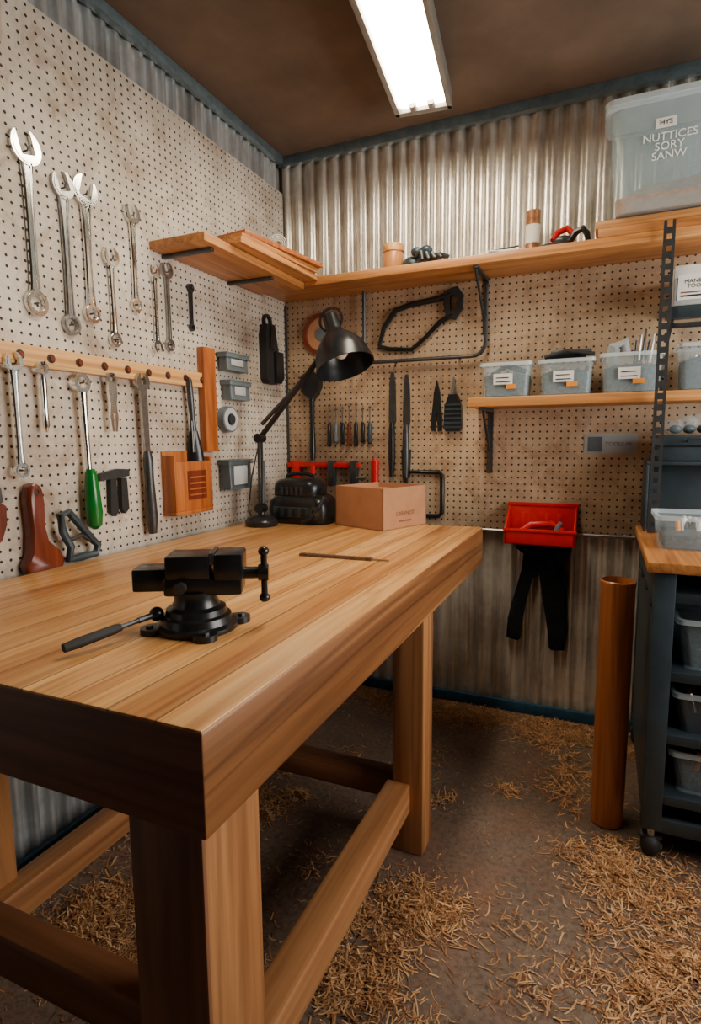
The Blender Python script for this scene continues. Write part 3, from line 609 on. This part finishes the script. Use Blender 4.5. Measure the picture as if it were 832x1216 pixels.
# ---------------------------------------------------------------- black compressor + lamp
b=B('black_bench_compressor')
def rbx(b,cx,cy,hx,hy,z0,z1,m,r=.05,top=.7):
    h=z1-z0; rs=[]
    for q,s_ in ((0,.90),(.05,.96),(.2,1),(.5,1),(.72,.97),(.86,.90),(.95,.80),(1,top)): rs.append(b.rr(cx,cy,hx*s_,hy*s_,r*s_,z0+h*q,6))
    b.loft(rs,m)
rbx(b,.285,-.36,.148,.09,BZ,BZ+.125,'black',.05); rbx(b,.265,-.35,.115,.08,BZ+.105,BZ+.195,'black',.06,.6)
b.box((.18,-.452,BZ+.03),(.36,-.446,BZ+.075),'gunmetal',.003)
for x in (.20,.24,.28,.32): b.box((x,-.455,BZ+.035),(x+.02,-.45,BZ+.07),'black',.001)
b.ring((0,0),.028,.016,0,.012,'dsteel',X=frame((.39,-.445,BZ+.055),(1,0,0),(0,0,1),(0,-1,0))); b.cyl((.39,-.445,BZ+.055),(.39,-.45,BZ+.055),.016,'lgrey')
b.tube([(.19,-.35,BZ+.175),(.20,-.35,BZ+.205),(.24,-.35,BZ+.215),(.30,-.35,BZ+.215),(.335,-.35,BZ+.205),(.345,-.35,BZ+.175)],.009,'rubber')
b.tube([(.40,-.40,BZ+.10),(.42,-.43,BZ+.12),(.41,-.46,BZ+.08),(.37,-.47,BZ+.03),(.33,-.47,BZ+.012)],.007,'rubber')
for k in range(5): b.box((.21+.024*k,-.434,BZ+.125),(.222+.024*k,-.426,BZ+.16),'dsteel',.001)
b.done()
b=B('adjustable_desk_lamp')
b.M=TR(.17,-.53,BZ); b.lathe([(.066,0),(.070,.006),(.070,.022),(.06,.035),(.03,.045),(.016,.05),(.014,.08)],'black'); b.M=Matrix.Identity(4)
q0=(.17,-.53,BZ+.075); q1=(.135,-.47,1.262); q2=(.44,-.42,1.63)
for dy in (-.012,.012):
    b.tube([(q0[0],q0[1]+dy,q0[2]),(q1[0],q1[1]+dy,q1[2])],.006,'black'); b.tube([(q1[0],q1[1]+dy,q1[2]),(q2[0],q2[1]+dy,q2[2])],.0065,'black')
b.tube([(q1[0]+.012,q1[1],q1[2]+.06),(q2[0]-.10,q2[1],q2[2]-.11)],.009,'dsteel'); b.tube([(q0[0]+.01,q0[1],q0[2]+.02),(q1[0]+.014,q1[1],q1[2]-.1)],.009,'dsteel')
for q in (q0,q1,q2): b.cyl((q[0],q[1]-.022,q[2]),(q[0],q[1]+.022,q[2]),.02,'black')
ax=Vector((.36,-.16,-.90)).normalized(); zc=-ax; xc=Vector((1,0,0)); xc=(xc-zc*xc.dot(zc)).normalized(); yc=zc.cross(xc)
S=frame((.475,-.43,1.705),xc,yc,zc)@Matrix.Scale(1.08,4)
b.lathe([(.010,.060),(.022,.057),(.030,.045),(.030,-.01),(.040,-.025),(.066,-.05),(.088,-.08),(.102,-.115),(.110,-.155),(.112,-.165),(.108,-.165),(.098,-.115),(.084,-.082),(.062,-.054),(.036,-.03)],'black',S,40,True,True)
b.ball((0,0,-.09),.03,'white',(1,1,1.3),S)
b.ring((0,.035),.05,.042,-.004,.004,'black',X=S@Matrix.Rotation(rad(90),4,'X')); b.tube([q2,(.45,-.425,1.67),(.47,-.43,1.70)],.012,'black')
b.tube([(q1[0],q1[1],q1[2]),(.095,-.48,1.1),(.085,-.50,.95),(.11,-.50,BZ+.01)],.003,'rubber',8)
b.done()
# ---------------------------------------------------------------- shavings
M['sh1']=mat('shaving_pale',(.66,.39,.18),.7,0,.2,20,0); M['sh2']=mat('shaving_tan',(.47,.235,.09),.7,0,.2,20,0); M['sh3']=mat('shaving_brown',(.25,.10,.036),.75,0,.2,20,0)
b=B('wood_shavings')
FORB=[(.885,1.02,-2.035,-1.89),(.962,1.058,-1.085,-.985),(.08,.17,-1.83,-1.73),(.10,.20,-.5,-.4),(1.505,1.627,-.746,-.624)]
def shave(x,y,z,sc=1):
    for q in FORB:
        if q[0]-.02<x<q[1]+.02 and q[2]-.02<y<q[3]+.02: return
    L=random.uniform(.006,.045)*sc*random.choice((.6,1,1,1.3)); w=random.uniform(.0004,.0021)*(sc**.5)
    cr=random.choice((random.uniform(.1,1.0),random.uniform(.1,1.0),random.uniform(1,3.5))); a=random.uniform(0,6.28); n=4
    r_=L/cr; ca,sa=math.cos(a),math.sin(a); tilt=random.uniform(0,1)**2; sl_=random.uniform(-.35,.35)
    pts=[]
    for k in range(n+1):
        t_=cr*(k/n-.5); pts.append((r_*math.sin(t_),min(.014,r_*(1-math.cos(t_)))))
    vs=[]
    for k,(lx,lz) in enumerate(pts):
        for s_ in (-1,1):
            off=s_*w; y_=off+lz*(1-tilt)
            vs.append((x+lx*ca-y_*sa, y+lx*sa+y_*ca, max(.0008,z+.0012+lz*tilt+sl_*lx*(z>.003))))
    fs=[(2*k,2*k+1,2*k+3,2*k+2) for k in range(n)]
    b.add(vs,fs,random.choice(['sh1','sh2','sh2','sh3']))
def clus(cx,cy,sx_,sy_,n,sub=True):
    n=int(n*1.8)
    tufts=[(random.gauss(cx,sx_),random.gauss(cy,sy_),random.uniform(.018,.06)) for _ in range(max(3,n//80))]
    for k in range(n):
        tx,ty,ts=random.choice(tufts); gx,gy=random.gauss(0,1),random.gauss(0,1)
        x=tx+gx*ts; y=ty+gy*ts
        if not(.03<x<2.9 and -4<y<-.03): continue
        shave(x,y,random.uniform(0,.018*math.exp(-(gx*gx+gy*gy)/2)))
for c in [(.55,-.12,.25,.04,900),(1.0,-.12,.25,.05,1500),(1.4,-.16,.2,.06,1200),(1.45,-.5,.06,.13,600),(1.09,-1.27,.05,.035,800),(1.03,-1.48,.045,.07,800),
(1.75,-1.2,.11,.10,1400),(1.66,-.92,.08,.045,800),(1.95,-1.0,.13,.13,500),(1.62,-1.5,.10,.06,400),(.30,-1.62,.09,.09,1100),(.42,-1.70,.09,.05,900),(.54,-1.05,.08,.07,600),(.8,-.7,.2,.2,250),(.12,-1.3,.05,.3,500),(1.35,-.95,.2,.25,250),(1.3,-1.4,.2,.25,250),(.8,-1.5,.15,.2,200),(1.9,-1.7,.2,.3,300),(2.3,-1.5,.25,.6,300)]: clus(*c)
for k in range(1100): shave(random.uniform(.05,2.4),random.uniform(-2.2,-.04),0,.8)
for k in range(3000): shave(random.uniform(.05,2.4),random.uniform(-2.2,-.04),0,.28)
b.done(60)
# ---------------------------------------------------------------- lights
def area(name,loc,rot,sx,sy,e,c):
    l=bpy.data.lights.new(name,'AREA'); l.shape='RECTANGLE'; l.size=sx; l.size_y=sy; l.energy=e; l.color=c
    o=bpy.data.objects.new(name,l); o.location=loc; o.rotation_euler=rot; COL.objects.link(o)
area('added_side_light',(XR+.25,(WY0+WY1)/2,1.6),(0,rad(90),0),1.4,1.5,85,(1.0,.93,.84))  # added lamp for side light on the bench; its source is unseen
w=bpy.data.worlds.new('world'); bpy.context.scene.world=w; w.use_nodes=True
w.node_tree.nodes['Background'].inputs[0].default_value=(.75,.85,1,1); w.node_tree.nodes['Background'].inputs[1].default_value=.5
